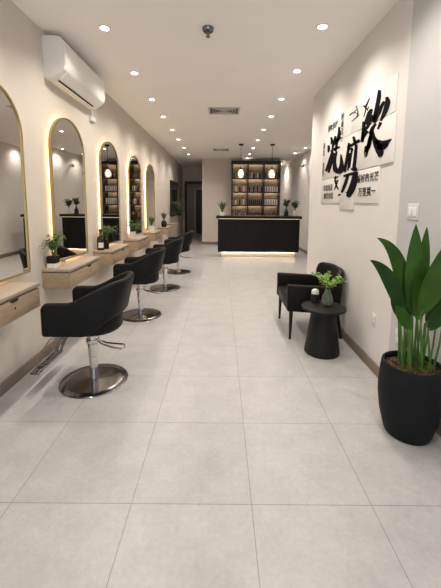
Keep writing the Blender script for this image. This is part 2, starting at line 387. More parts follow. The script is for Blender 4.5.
# ------------------------------------------------------------------ salon chairs
def salon_chair_parts(t):
    # local +x = front; base centre at origin
    W = .258; FX = .270; SX = -.03; BX = -.225
    path = [(FX - (FX-SX)*i/9, -W) for i in range(9)]
    for k in range(25):
        a = -PI/2 + PI*k/24; e = 2/2.5
        path.append((SX - (SX-BX)*abs(math.cos(a))**e, W*math.copysign(abs(math.sin(a))**e, math.sin(a))))
    path += [(SX + (FX-SX)*i/9, W) for i in range(1, 10)]
    n = len(path); P = [Vector((x, y, 0)) for x, y in path]
    # finer steps at the arm fronts
    def ins(seq):
        a, b = seq[0], seq[1]; return [a] + [a + (b-a)*q for q in (.12, .3, .55, .8)] + seq[1:]
    P = ins(P); P = ins(P[::-1])[::-1]; n = len(P)
    d = [0]
    for i in range(1, n): d.append(d[-1] + (P[i]-P[i-1]).length)
    rings = []
    for i in range(n):
        tg = (P[min(i+1,n-1)]-P[max(i-1,0)]).normalized(); nr = Vector((-tg.y, tg.x, 0))
        e = min(d[i], d[-1]-d[i])
        b = sm(.09, -.21, P[i].x)
        top = .750 + .155*b; bot = .490 + .12*sm(-.04, -.21, P[i].x); th = .027
        if e < .055: top -= .055*(1-math.sqrt(max(0, 1-((.055-e)/.055)**2)))
        if e < .02: th *= .45 + .55*math.sqrt(max(0, 1-((.02-e)/.02)**2)); bot += .01*(1-e/.02)
        ring = []; r = th*.85; hh = top-bot
        for cu, cz, a0 in ((th-r, top-r, 0), (-th+r, top-r, 90), (-th+r, bot+r, 180), (th-r, bot+r, 270)):
            for k in range(4):
                a = math.radians(a0+30*k); u = cu + r*math.cos(a); z = cz + r*math.sin(a)
                lean = -.095*b*((z-.5)/.43)
                q = P[i] + nr*u; ring.append((q.x+lean, q.y, z))
        rings.append(ring)
    mb = MB(); mb.ring_loft(rings); mb.build('backrest_and_arms', 'leather', t, angle=60)
    # seat cushion
    pl = [(.25, -.20), (.26, 0), (.25, .20), (.235, .22)] + [(-.01 - .235*math.sin(a)**.8 if math.sin(a) > 0 else -.01, .232*math.cos(a)) for a in [PI*k/14 for k in range(15)]] + [(.235, -.22)]
    mb = MB(); rg = []
    for s_, z in ((.86, .470), (.95, .474), (.99, .486), (1, .505), (1, .585), (.985, .603), (.93, .617), (.8, .622)):
        rg.append([(-.02+(x+.02)*s_, y*s_, z) for x, y in pl])
    mb.ring_loft(rg); mb.build('seat', 'leather', t, angle=60)
    mb = MB(); mb.box((-.12, -.10, .445), (.14, .10, .474), .006); mb.build('seat_plate', 'blackmetal', t)
    mb = MB(); mb.lathe([(.272, 0), (.274, .004), (.270, .009), (.20, .0125), (.08, .016), (.04, .022)], seg=48); mb.build('base_plate', 'steel', t, angle=50)
    mb = MB(); mb.lathe([(.036, .025), (.036, .30)], seg=24); mb.lathe([(.040, .22), (.042, .23), (.042, .445)], seg=24); mb.lathe([(.052, .335), (.056, .34), (.056, .368), (.052, .372)], seg=24); mb.build('hydraulic_column', 'chrome', t)
    mb = MB(); mb.tube([(-.04, .02, .355), (-.10, .06, .345), (-.20, .10, .335), (-.27, .11, .330), (-.29, .08, .328), (-.265, .02, .328), (-.12, .0, .33), (-.04, -.02, .345)], .007, 8); mb.build('pump_lever', 'chrome', t)
    fr = MB()
    for y in (-.055, .055): fr.tube([(.14, y, .455), (.20, y, .425), (.255, y, .35), (.30, y, .24), (.35, y, .182), (.39, y, .168)], .012, 8)
    fr = fr.build('footrest', 'steel', t)
    mb = MB(); mb.box((.355, -.20, .150), (.425, .20, .172), .006); mb.build('foot_plate', 'steel', fr)
    for y in (-.12, -.04, .04, .12):
        mb = MB(); mb.box((.370, y-.025, .1725), (.410, y+.025, .1740), .0005); mb.build('grip_pad', 'blackmetal', fr)
    mb = MB(); mb.tube([(.15, .055, .455), (.28, .15, .42), (.36, .185, .28), (.375, .185, .165)], .0055, 6); mb.build('guard_wire', 'steel', fr)
chs = [(-1.063, 2.60, PI, 'black salon chair nearest the camera, on a round steel base'), (-1.067, 4.22, PI+.03, 'black salon chair second from the camera'),
       (-.985, 5.64, PI-.03, 'black salon chair third from the camera'), (-.925, 7.01, PI+.02, 'black salon chair furthest from the camera')]
c0 = None
for x, y, rz, lab in chs:
    if c0 is None:
        c0 = thing('salon_chair', lab, 'salon chair', (x, y, 0), rz, 'black salon chairs facing the mirrors'); salon_chair_parts(c0)
    else: dup(c0, (x, y, 0), rz, lab)

# ------------------------------------------------------------------ air conditioner
t = thing('air_conditioner', 'white wall-mounted air conditioner high on the left wall near the ceiling', 'air conditioner', (XL, 3.26, 2.68))
prof = [(0, 0), (.075, -.005), (.15, .035), (.195, .075), (.208, .12), (.208, .27), (.20, .325), (.175, .36), (.135, .372), (0, .372)]
mb = MB(); mb.prism(prof, 1, 0, 1.06); mb.build('housing', 'ac', t, angle=30)
mb = MB(); mb.prism([(.20, .085), (.214, .12), (.214, .27), (.206, .322), (.20, .322)], 1, .012, 1.048); mb.build('front_panel', 'ac', t, angle=30)
mb = MB(); mb.prism([(.088, -.004), (.098, -.012), (.108, -.006), (.10, .006)], 1, .09, .93); mb.build('air_slot', 'dark', t, smooth=False)
mb = MB(); mb.prism([(.112, .004), (.12, -.002), (.192, .062), (.186, .068)], 1, .07, .99); mb.build('louvre_flap', 'ac', t, smooth=False)
mb = MB(); mb.box((.05, -.004, .02), (.085, 0, .07), .002); mb.build('side_cap', 'panel', t)
t = thing('wall_outlet_box', 'small white cable box on the wall beneath the far end of the air conditioner', 'outlet', (XL, 4.38, 2.54))
mb = MB(); mb.box((0, -.07, 0), (.035, .07, .06), .006); mb.build('box', 'plate', t)
mb = MB(); mb.tube([(.015, .0, .06), (.015, .0, .10), (.02, -.03, .135)], .012); mb.build('conduit', 'plate', t)

# ------------------------------------------------------------------ right wall fittings
def outlet(y, z, lab):
    t = thing('wall_outlet', lab, 'outlet', (xw(y), y, z), math.atan(SPL) if y < YS else 0, 'white outlets on the right wall')
    mb = MB(); mb.box((-.006, -.036, -.058), (0, .036, .058), .002); mb.build('cover_plate', 'plate', t)
    for dz in (-.025, .025):
        mb = MB(); mb.box((-.009, -.017, dz-.014), (-.005, .017, dz+.014), .003); so = mb.build('socket', 'ac', t)
        mb = MB(); mb.box((-.0095, -.009, dz-.002), (-.0085, -.006, dz+.008)); mb.box((-.0095, .006, dz-.002), (-.0085, .009, dz+.008)); mb.build('slot', 'dark', so, smooth=False)
outlet(2.83, .465, 'white double outlet low on the right wall, left of the big potted plant')
outlet(2.44, .47, 'white double outlet low on the right wall, half hidden behind the plant stems')
t = thing('light_switch', 'white two-gang light switch plate on the right wall above the potted plant', 'switch', (xw(2.385), 2.385, 1.445), math.atan(SPL))
mb = MB(); mb.box((-.006, -.058, -.059), (0, .058, .059), .003); mb.build('cover_plate', 'plate', t)
for dy in (-.023, .023):
    mb = MB(); mb.box((-.011, dy-.016, -.034), (-.005, dy+.016, .034), .002); mb.build('rocker', 'ac', t)
t = thing('security_camera', 'small white and grey security camera high on the wall right of the counter', 'camera', (2.6, 10.2, 2.70))
mb = MB(); mb.box((-.04, -.03, -.03), (0, .03, .03), .006); mb.tube([(-.02, 0, 0), (-.09, -.02, -.01)], .012); mb.build('bracket', 'plate', t)
mb = MB(); mb.T = Matrix.Translation((-.12, -.05, -.02)); mb.sphere((0, 0, 0), .055); mb.build('lens_dome', 'acgrey', t)
ART = {
'blow':[
 ([(2.997,2.498),(2.999,2.491),(3.001,2.48),(3.004,2.467),(3.009,2.454),(3.012,2.438),(3.017,2.421),(3.023,2.403),(3.031,2.381),(3.041,2.352),(3.055,2.318),(3.067,2.285),(3.075,2.262)],[(2.948,2.482),(2.944,2.472),(2.94,2.459),(2.936,2.443),(2.934,2.426),(2.937,2.41),(2.941,2.392),(2.948,2.373),(2.956,2.352),(2.971,2.325),(2.989,2.293),(3.007,2.263),(3.02,2.243)]),
 ([(2.854,2.391),(2.853,2.383),(2.85,2.373),(2.85,2.363),(2.853,2.355),(2.855,2.342),(2.861,2.327),(2.87,2.311),(2.881,2.295),(2.891,2.276),(2.905,2.254),(2.918,2.234),(2.925,2.219)],[(2.82,2.386),(2.81,2.377),(2.796,2.364),(2.782,2.347),(2.774,2.328),(2.778,2.312),(2.787,2.296),(2.798,2.28),(2.81,2.264),(2.831,2.249),(2.855,2.232),(2.879,2.217),(2.897,2.207)]),
 ([(2.893,2.373),(2.91,2.366),(2.932,2.354),(2.958,2.34),(2.985,2.326),(3.012,2.308),(3.044,2.288),(3.075,2.269),(3.097,2.256)],[(2.866,2.36),(2.872,2.347),(2.883,2.33),(2.897,2.31),(2.912,2.29),(2.937,2.271),(2.965,2.25),(2.992,2.23),(3.011,2.216)]),
 ([(3.116,2.373),(3.129,2.373),(3.146,2.371),(3.166,2.366),(3.188,2.357),(3.204,2.337),(3.223,2.312),(3.241,2.288),(3.253,2.271)],[(3.078,2.353),(3.079,2.346),(3.082,2.338),(3.087,2.329),(3.094,2.316),(3.114,2.3),(3.138,2.278),(3.161,2.257),(3.178,2.242)]),
 ([(3.291,2.3),(3.291,2.283),(3.292,2.259),(3.293,2.231),(3.295,2.206),(3.298,2.18),(3.302,2.153),(3.306,2.129),(3.308,2.112)],[(3.221,2.282),(3.219,2.265),(3.217,2.24),(3.215,2.212),(3.215,2.186),(3.22,2.16),(3.226,2.134),(3.233,2.111),(3.238,2.094)]),
 ([(3.101,2.318),(3.118,2.301),(3.143,2.276),(3.171,2.251),(3.196,2.234),(3.216,2.227),(3.237,2.226),(3.26,2.228),(3.278,2.228)],[(3.051,2.297),(3.067,2.279),(3.09,2.254),(3.116,2.227),(3.143,2.208),(3.177,2.2),(3.214,2.201),(3.243,2.205),(3.262,2.208)]),
 ([(2.936,2.213),(2.942,2.202),(2.953,2.187),(2.964,2.171),(2.97,2.16)],[(2.884,2.19),(2.897,2.182),(2.914,2.17),(2.932,2.158),(2.945,2.15)]),
 ([(3.085,2.211),(3.095,2.199),(3.11,2.182),(3.125,2.165),(3.135,2.153)],[(3.05,2.196),(3.063,2.186),(3.083,2.171),(3.102,2.156),(3.117,2.146)]),
 ([(3.026,2.223),(3.037,2.219),(3.054,2.213),(3.075,2.202),(3.094,2.183),(3.112,2.154),(3.13,2.117),(3.149,2.079),(3.166,2.051),(3.174,2.033),(3.183,2.021),(3.191,2.012),(3.195,2.005)],[(2.986,2.203),(2.995,2.197),(3.007,2.19),(3.021,2.179),(3.034,2.162),(3.044,2.133),(3.056,2.095),(3.067,2.056),(3.079,2.025),(3.103,2.008),(3.127,1.998),(3.149,1.993),(3.165,1.991)]),
 ([(3.069,2.165),(3.07,2.156),(3.069,2.142),(3.065,2.125),(3.057,2.106),(3.05,2.085),(3.04,2.062),(3.028,2.039),(3.016,2.018),(2.997,1.997),(2.979,1.978),(2.965,1.963),(2.958,1.953),(2.944,1.944),(2.931,1.931),(2.92,1.918),(2.909,1.908)],[(3.037,2.16),(3.029,2.149),(3.02,2.135),(3.009,2.118),(2.996,2.101),(2.974,2.082),(2.949,2.061),(2.922,2.04),(2.898,2.021),(2.88,2.004),(2.861,1.987),(2.841,1.968),(2.824,1.948),(2.826,1.929),(2.835,1.915),(2.847,1.905),(2.858,1.899)]),
 ([(3.006,2.046),(2.985,2.036),(2.953,2.021),(2.915,2.005),(2.872,1.991),(2.833,1.987),(2.803,1.988),(2.779,1.99),(2.759,1.994),(2.74,2.0),(2.724,2.007),(2.712,2.014),(2.705,2.02)],[(2.968,2.074),(2.945,2.066),(2.914,2.054),(2.884,2.044),(2.866,2.04),(2.855,2.037),(2.838,2.034),(2.817,2.032),(2.796,2.031),(2.773,2.028),(2.75,2.028),(2.729,2.027),(2.713,2.026)]),
 ([(2.949,1.982),(2.928,1.977),(2.895,1.969),(2.856,1.961),(2.815,1.957),(2.784,1.964),(2.764,1.974),(2.751,1.985),(2.744,1.993)],[(2.934,2.028),(2.912,2.022),(2.884,2.014),(2.859,2.007),(2.845,2.004),(2.826,2.0),(2.799,1.999),(2.773,2.0),(2.752,1.999)]),
 ([(3.098,2.168),(3.108,2.156),(3.121,2.136),(3.134,2.115),(3.147,2.094),(3.153,2.072),(3.16,2.05),(3.165,2.029),(3.17,2.009),(3.169,1.99),(3.166,1.971),(3.163,1.956),(3.159,1.945)],[(3.056,2.155),(3.058,2.14),(3.063,2.119),(3.069,2.096),(3.074,2.073),(3.085,2.053),(3.096,2.033),(3.106,2.014),(3.114,1.996),(3.125,1.98),(3.134,1.965),(3.142,1.952),(3.149,1.943)]),
 ([(3.199,2.053),(3.202,2.044),(3.206,2.031),(3.21,2.016),(3.212,2.001),(3.208,1.985),(3.201,1.967),(3.194,1.952),(3.188,1.941)],[(3.173,2.047),(3.175,2.037),(3.178,2.024),(3.181,2.01),(3.181,1.996),(3.182,1.981),(3.18,1.965),(3.178,1.95),(3.178,1.94)]),
 ([(3.199,2.204),(3.212,2.199),(3.232,2.192),(3.254,2.183),(3.273,2.173),(3.281,2.159),(3.285,2.144),(3.286,2.13),(3.286,2.121)],[(3.136,2.171),(3.148,2.166),(3.167,2.159),(3.186,2.151),(3.2,2.143),(3.214,2.136),(3.227,2.126),(3.239,2.116),(3.248,2.11)]),
],
'wash':[
 ([(3.961,2.402),(3.964,2.389),(3.965,2.369),(3.967,2.348),(3.975,2.329),(3.982,2.309),(3.996,2.287),(4.011,2.267),(4.02,2.252)],[(3.926,2.395),(3.912,2.379),(3.895,2.355),(3.879,2.329),(3.87,2.303),(3.88,2.281),(3.895,2.258),(3.912,2.239),(3.923,2.225)]),
 ([(4.235,2.338),(4.231,2.327),(4.223,2.312),(4.216,2.296),(4.215,2.284),(4.211,2.274),(4.212,2.264),(4.214,2.255),(4.214,2.248)],[(4.166,2.328),(4.157,2.317),(4.145,2.301),(4.132,2.283),(4.125,2.267),(4.137,2.256),(4.154,2.248),(4.171,2.242),(4.185,2.239)]),
 ([(4.331,2.256),(4.331,2.247),(4.328,2.234),(4.327,2.22),(4.328,2.209),(4.322,2.198),(4.32,2.185),(4.318,2.174),(4.314,2.165)],[(4.258,2.246),(4.25,2.236),(4.24,2.222),(4.23,2.206),(4.223,2.191),(4.233,2.179),(4.247,2.169),(4.261,2.161),(4.273,2.156)]),
 ([(4.168,2.158),(4.185,2.143),(4.207,2.122),(4.233,2.096),(4.263,2.07),(4.294,2.037),(4.332,1.999),(4.369,1.963),(4.394,1.938)],[(4.092,2.139),(4.1,2.123),(4.114,2.1),(4.133,2.073),(4.154,2.044),(4.189,2.013),(4.231,1.976),(4.271,1.942),(4.3,1.918)]),
 ([(4.077,2.324),(4.086,2.315),(4.098,2.302),(4.111,2.287),(4.126,2.271),(4.136,2.25),(4.15,2.225),(4.162,2.201),(4.169,2.185)],[(4.012,2.306),(4.014,2.296),(4.019,2.281),(4.025,2.264),(4.033,2.246),(4.054,2.228),(4.079,2.206),(4.103,2.186),(4.121,2.172)]),
 ([(4.132,2.209),(4.102,2.211),(4.06,2.213),(4.013,2.216),(3.97,2.221),(3.933,2.23),(3.898,2.241),(3.868,2.252),(3.849,2.259)],[(4.17,2.231),(4.142,2.234),(4.102,2.238),(4.06,2.242),(4.024,2.248),(3.985,2.254),(3.945,2.262),(3.909,2.27),(3.884,2.275)]),
 ([(4.183,2.148),(4.144,2.148),(4.092,2.148),(4.037,2.148),(3.991,2.147),(3.956,2.148),(3.921,2.148),(3.891,2.149),(3.87,2.149)],[(4.215,2.17),(4.182,2.173),(4.134,2.176),(4.081,2.179),(4.035,2.182),(3.99,2.179),(3.948,2.176),(3.914,2.172),(3.89,2.17)]),
 ([(4.013,2.283),(4.017,2.267),(4.023,2.245),(4.03,2.22),(4.037,2.199),(4.041,2.18),(4.045,2.163),(4.049,2.149),(4.051,2.138)],[(3.941,2.266),(3.943,2.25),(3.946,2.227),(3.95,2.202),(3.955,2.181),(3.963,2.163),(3.972,2.147),(3.98,2.133),(3.987,2.124)]),
 ([(4.108,2.13),(4.122,2.114),(4.139,2.092),(4.16,2.066),(4.184,2.039),(4.207,2.006),(4.235,1.967),(4.262,1.931),(4.28,1.905)],[(4.034,2.112),(4.042,2.096),(4.054,2.073),(4.069,2.047),(4.087,2.018),(4.117,1.987),(4.152,1.95),(4.185,1.916),(4.209,1.892)]),
 ([(4.007,2.132),(4.025,2.113),(4.049,2.086),(4.072,2.055),(4.087,2.024),(4.095,1.994),(4.096,1.964),(4.087,1.933),(4.061,1.902),(3.995,1.874),(3.916,1.857),(3.839,1.849),(3.766,1.854),(3.733,1.874),(3.724,1.895),(3.725,1.918),(3.732,1.943),(3.751,1.974),(3.776,2.01),(3.803,2.043),(3.826,2.067)],[(3.945,2.117),(3.953,2.097),(3.967,2.068),(3.98,2.037),(3.983,2.008),(3.973,1.98),(3.957,1.952),(3.936,1.929),(3.917,1.919),(3.912,1.919),(3.901,1.919),(3.89,1.919),(3.901,1.92),(3.897,1.917),(3.88,1.925),(3.866,1.94),(3.857,1.959),(3.85,1.984),(3.851,2.017),(3.853,2.048),(3.851,2.07)]),
],
'scissor':[
 ([(3.521,2.202),(3.516,2.191),(3.506,2.175),(3.497,2.158),(3.491,2.146),(3.481,2.136),(3.473,2.127),(3.466,2.118),(3.459,2.112)],[(3.476,2.199),(3.462,2.187),(3.445,2.171),(3.427,2.153),(3.412,2.138),(3.411,2.127),(3.412,2.117),(3.415,2.11),(3.419,2.106)]),
 ([(3.634,2.103),(3.602,2.102),(3.557,2.102),(3.508,2.103),(3.462,2.104),(3.419,2.107),(3.375,2.11),(3.336,2.113),(3.31,2.116)],[(3.662,2.124),(3.633,2.127),(3.591,2.13),(3.546,2.133),(3.505,2.136),(3.462,2.139),(3.417,2.142),(3.378,2.145),(3.351,2.147)]),
 ([(3.636,2.161),(3.642,2.14),(3.649,2.11),(3.658,2.075),(3.67,2.037),(3.686,1.994),(3.706,1.943),(3.726,1.896),(3.74,1.863)],[(3.577,2.148),(3.579,2.127),(3.582,2.096),(3.587,2.06),(3.595,2.022),(3.608,1.978),(3.626,1.928),(3.642,1.881),(3.654,1.849)]),
 ([(3.629,2.077),(3.607,2.077),(3.576,2.077),(3.546,2.076),(3.532,2.075),(3.533,2.075),(3.527,2.07),(3.52,2.063),(3.514,2.057)],[(3.65,2.095),(3.629,2.096),(3.597,2.097),(3.563,2.097),(3.529,2.093),(3.499,2.082),(3.485,2.07),(3.479,2.061),(3.475,2.056)]),
 ([(3.534,2.08),(3.541,2.064),(3.549,2.041),(3.558,2.015),(3.567,1.99),(3.572,1.963),(3.577,1.935),(3.581,1.909),(3.583,1.891)],[(3.492,2.07),(3.496,2.054),(3.503,2.031),(3.51,2.005),(3.516,1.98),(3.523,1.954),(3.53,1.927),(3.535,1.902),(3.539,1.884)]),
 ([(3.581,2.047),(3.589,2.011),(3.6,1.957),(3.611,1.903),(3.619,1.866)],[(3.552,2.041),(3.557,2.005),(3.566,1.951),(3.576,1.897),(3.582,1.86)]),
 ([(3.594,1.986),(3.578,1.987),(3.556,1.987),(3.534,1.988),(3.519,1.989)],[(3.609,2.0),(3.593,2.0),(3.571,2.001),(3.549,2.001),(3.534,2.002)]),
 ([(3.604,1.931),(3.588,1.931),(3.566,1.932),(3.543,1.932),(3.528,1.933)],[(3.618,1.944),(3.602,1.944),(3.579,1.945),(3.557,1.945),(3.542,1.946)]),
 ([(3.441,2.11),(3.444,2.092),(3.448,2.067),(3.452,2.037),(3.457,2.006),(3.463,1.971),(3.469,1.931),(3.476,1.894),(3.481,1.869)],[(3.375,2.097),(3.374,2.078),(3.374,2.052),(3.375,2.022),(3.376,1.991),(3.38,1.956),(3.385,1.917),(3.389,1.881),(3.392,1.855)]),
 ([(3.518,1.866),(3.505,1.86),(3.483,1.852),(3.456,1.843),(3.423,1.836),(3.391,1.837),(3.367,1.841),(3.35,1.845),(3.339,1.847)],[(3.501,1.879),(3.484,1.876),(3.461,1.871),(3.44,1.867),(3.431,1.867),(3.424,1.867),(3.409,1.868),(3.392,1.871),(3.38,1.873)]),
 ([(3.706,1.798),(3.669,1.799),(3.617,1.8),(3.562,1.801),(3.51,1.801),(3.46,1.801),(3.408,1.801),(3.361,1.801),(3.33,1.8)],[(3.729,1.823),(3.694,1.825),(3.643,1.828),(3.587,1.83),(3.534,1.832),(3.481,1.832),(3.426,1.832),(3.379,1.831),(3.347,1.83)]),
 ([(3.456,1.817),(3.465,1.802),(3.475,1.78),(3.488,1.756),(3.503,1.734),(3.519,1.712),(3.54,1.688),(3.563,1.665),(3.583,1.645),(3.591,1.626),(3.599,1.61),(3.604,1.596),(3.605,1.585)],[(3.342,1.8),(3.341,1.784),(3.341,1.761),(3.343,1.734),(3.349,1.708),(3.365,1.683),(3.384,1.658),(3.404,1.634),(3.422,1.614),(3.448,1.598),(3.474,1.584),(3.498,1.573),(3.517,1.566)]),
 ([(3.541,1.626),(3.556,1.627),(3.578,1.63),(3.599,1.633),(3.615,1.634)],[(3.574,1.603),(3.584,1.608),(3.6,1.615),(3.616,1.621),(3.626,1.627)]),
 ([(3.626,1.816),(3.637,1.804),(3.651,1.786),(3.668,1.765),(3.689,1.743),(3.709,1.717),(3.735,1.686),(3.76,1.657),(3.776,1.636)],[(3.56,1.804),(3.565,1.791),(3.574,1.772),(3.585,1.749),(3.6,1.726),(3.629,1.701),(3.663,1.672),(3.697,1.645),(3.722,1.626)]),
 ([(3.841,1.594),(3.828,1.597),(3.809,1.6),(3.79,1.603),(3.777,1.606)],[(3.864,1.612),(3.849,1.613),(3.827,1.615),(3.806,1.616),(3.792,1.617)]),
],
'scissors_doodle':[
 ([(3.168,2.485),(3.184,2.475),(3.208,2.458),(3.232,2.442),(3.249,2.431)],[(3.151,2.477),(3.164,2.465),(3.183,2.446),(3.202,2.428),(3.215,2.415)]),
 ([(3.299,2.448),(3.276,2.434),(3.243,2.413),(3.211,2.394),(3.189,2.381)],[(3.279,2.451),(3.258,2.437),(3.227,2.417),(3.197,2.397),(3.176,2.383)]),
 ([(3.245,2.437),(3.244,2.428),(3.242,2.416),(3.241,2.402),(3.243,2.39),(3.249,2.376),(3.258,2.362),(3.266,2.349),(3.272,2.34)],[(3.209,2.426),(3.211,2.418),(3.213,2.407),(3.217,2.394),(3.222,2.382),(3.231,2.37),(3.243,2.357),(3.255,2.345),(3.264,2.337)]),
 ([(3.178,2.411),(3.182,2.404),(3.187,2.394),(3.193,2.384),(3.197,2.377)],[(3.166,2.406),(3.17,2.399),(3.175,2.389),(3.18,2.379),(3.184,2.372)]),
],
'dryer_doodle':[
 ([(3.478,2.502),(3.466,2.488),(3.448,2.468),(3.431,2.446),(3.422,2.429),(3.423,2.414),(3.431,2.399),(3.441,2.387),(3.447,2.378)],[(3.464,2.5),(3.452,2.486),(3.434,2.466),(3.416,2.444),(3.407,2.425),(3.409,2.409),(3.418,2.395),(3.43,2.382),(3.437,2.374)]),
 ([(3.635,2.448),(3.614,2.449),(3.586,2.451),(3.554,2.45),(3.523,2.446),(3.487,2.435),(3.444,2.418),(3.404,2.401),(3.377,2.39)],[(3.643,2.453),(3.623,2.455),(3.595,2.457),(3.562,2.458),(3.526,2.453),(3.484,2.439),(3.44,2.421),(3.4,2.404),(3.373,2.392)]),
 ([(3.56,2.368),(3.547,2.369),(3.529,2.37),(3.509,2.372),(3.486,2.374),(3.46,2.376),(3.429,2.378),(3.401,2.381),(3.382,2.382)],[(3.567,2.373),(3.555,2.374),(3.537,2.375),(3.516,2.377),(3.494,2.379),(3.467,2.381),(3.436,2.383),(3.408,2.385),(3.389,2.387)]),
 ([(3.446,2.46),(3.46,2.458),(3.48,2.454),(3.501,2.451),(3.516,2.449)],[(3.438,2.455),(3.452,2.453),(3.472,2.449),(3.493,2.446),(3.508,2.443)]),
],
'figure_doodle':[
 ([(3.993,1.84),(3.998,1.829),(4.006,1.813),(4.011,1.795),(4.008,1.776),(3.991,1.754),(3.966,1.732),(3.942,1.711),(3.925,1.698)],[(3.962,1.835),(3.965,1.824),(3.971,1.809),(3.975,1.792),(3.972,1.774),(3.96,1.755),(3.941,1.733),(3.921,1.713),(3.908,1.699)]),
 ([(4.024,1.81),(3.993,1.811),(3.95,1.812),(3.907,1.813),(3.879,1.813)],[(4.031,1.818),(4.001,1.819),(3.957,1.82),(3.914,1.821),(3.886,1.821)]),
 ([(4.009,1.772),(3.981,1.771),(3.94,1.771),(3.901,1.771),(3.874,1.77)],[(4.014,1.781),(3.986,1.781),(3.945,1.78),(3.905,1.779),(3.878,1.778)]),
 ([(3.918,1.772),(3.936,1.753),(3.962,1.725),(3.988,1.696),(4.006,1.676)],[(3.893,1.767),(3.912,1.748),(3.94,1.721),(3.968,1.693),(3.988,1.673)]),
 ([(3.953,1.725),(3.936,1.713),(3.912,1.696),(3.888,1.679),(3.871,1.668)],[(3.929,1.728),(3.913,1.716),(3.89,1.699),(3.867,1.682),(3.852,1.67)]),
],
}
M['ledtop'] = mat('counter_led', (1,.75,.5), emit=.6, ecol=(1,.74,.48))
M['ledplinth'] = mat('plinth_led', (1,.8,.55), emit=22, ecol=(1,.82,.60))
M['ledshelf'] = mat('shelf_led', (1,.78,.5), emit=14, ecol=(1,.80,.56))
# ------------------------------------------------------------------ wall art
def text_mesh(s, size, bold=.0):
    cu = bpy.data.curves.new('txt', 'FONT'); cu.body = s; cu.size = size; cu.space_line = .95; cu.space_character = 1.08; cu.extrude = .001; cu.offset = bold; cu.align_x = 'CENTER'; cu.align_y = 'CENTER'
    o = bpy.data.objects.new('txt', cu); COL.objects.link(o)
    dg = bpy.context.evaluated_depsgraph_get(); dg.update()
    me = bpy.data.meshes.new_from_object(o.evaluated_get(dg)); bpy.data.objects.remove(o)
    return me
t = thing('wall_art', 'wall art of overlapping white panels with big black brush calligraphy on the right wall', 'wall art', (XR, 3.6, 1.5))
def art(o):
    o.parent = t; o.location = Vector((0, -3.6, -1.5)) ; return o
def pan(y0, y1, z0, z1, x0, x1):
    mb = MB(); mb.box((x0-XR, y0, z0), (x1-XR, y1, z1), .0015); art(mb.build('panel', 'panel'))
pan(2.69, 3.30, 2.235, 2.53, 1.3775, XR); pan(2.885, 3.56, 2.238, 2.535, 1.3735, 1.3775)
pan(2.67, 3.405, 1.838, 2.226, 1.3735, XR); pan(2.885, 3.40, 1.508, 1.832, 1.3765, XR)
pan(3.80, 4.54, 1.515, 1.822, 1.3765, XR); pan(3.82, 4.52, 1.828, 2.36, 1.3735, XR)
pan(3.565, 4.36, 2.24, 2.53, 1.3765, XR); pan(3.41, 3.815, 1.44, 2.235, 1.3745, XR)
for k, strokes in ART.items():
    mb = MB()
    for L, Rr in strokes:
        rows_ = [[(-.0155, y, z) for y, z in L], [(-.0155, y, z) for y, z in Rr]]
        rb = [[(-.0085, y, z) for y, z in L], [(-.0085, y, z) for y, z in Rr]]
        mb.ring_loft([[a, b, c_, d_] for a, b, c_, d_ in zip(rows_[0], rows_[1], rb[1], rb[0])])
    art(mb.build('scissors_drawing' if k == 'scissors_doodle' else 'ink_drawing' if 'doodle' in k else 'character', 'ink', smooth=False))
def cap(s, y, z, size, bold=0, vertical=False):
    if vertical: s = '\n'.join(s)
    me = text_mesh(s, size, bold); me.materials.clear(); me.materials.append(M['ink'])
    me.transform(Matrix.Translation((-.0125, y-3.6, z-1.5)) @ Matrix(((0, 0, -1, 0), (-1, 0, 0, 0), (0, 1, 0, 0), (0, 0, 0, 1))))
    o = bpy.data.objects.new('caption', me); COL.objects.link(o); o.parent = t
cap('最好的光芒', 3.115, 1.742, .089); cap('万里挑一', 3.115, 1.612, .093)
cap('尽显风采', 4.25, 1.70, .088); cap('焕发自信', 4.22, 1.60, .088)
cap('剪吹洗护', 4.17, 2.45, .085); cap('美发 造型', 4.475, 2.09, .09, vertical=True); cap('时尚设计', 3.84, 2.36, .085, vertical=True)

# ------------------------------------------------------------------ armchair
t = thing('armchair', 'black leather armchair with tapered legs against the right wall', 'armchair', (1.05, 3.805, 0), PI)
# local +x = front (towards the aisle); outer width .70
for sy in (-1, 1):
    mb = MB(); y0, y1 = sorted((sy*.352, sy*.275))
    mb.T = Matrix(((1,0,0,0),(0,1,0,0),(.055,0,1,-.013),(0,0,0,1)))
    mb.box((-.27, y0, .315), (.318, y1, .615), .022); mb.build('armrest', 'leather2', t, angle=60)
mb = MB(); mb.box((-.24, -.276, .33), (.312, .276, .465), .03); mb.build('seat_cushion', 'leather2', t, angle=60)
mb = MB(); mb.box((-.25, -.30, .305), (.30, .30, .335), .006); mb.build('seat_frame', 'blackmat', t)
# curved, flaring back
rings = []
N = 24
for i in range(N+1):
    a = -1+2*i/N; ang = a*1.02
    y = .34*math.sin(ang)/math.sin(1.02); x = -.17 - .125*(math.cos(ang)-math.cos(1.02))/(1-math.cos(1.02))
    tg = Vector((-.0 + .125*math.sin(ang)/(1-math.cos(1.02)), .34*math.cos(ang)/math.sin(1.02), 0)).normalized(); nr = Vector((-tg.y, tg.x, 0))
    e = min(1-a, 1+a); top = .772 - .02*abs(a)**2
    if e < .22: top -= .075*(1-math.sqrt(max(0, 1-((.22-e)/.22)**2)))
    bot = .33; th = .034; r = th*.8
    if e < .06: th *= .6+.4*e/.06; r = th*.8
    ring = []
    for cu, cz, a0 in ((th-r, top-r, 0), (-th+r, top-r, 90), (-th+r, bot+r, 180), (th-r, bot+r, 270)):
        for k in range(4):
            q = math.radians(a0+30*k); u = cu + r*math.cos(q); z = cz + r*math.sin(q)
            fl = (z-.33)/.44
            p = Vector((x, y*(1+.11*fl), 0)) + nr*u; ring.append((p.x - .045*fl, p.y, z))
    rings.append(ring)
mb = MB(); mb.ring_loft(rings); mb.build('backrest', 'leather2', t, angle=60)
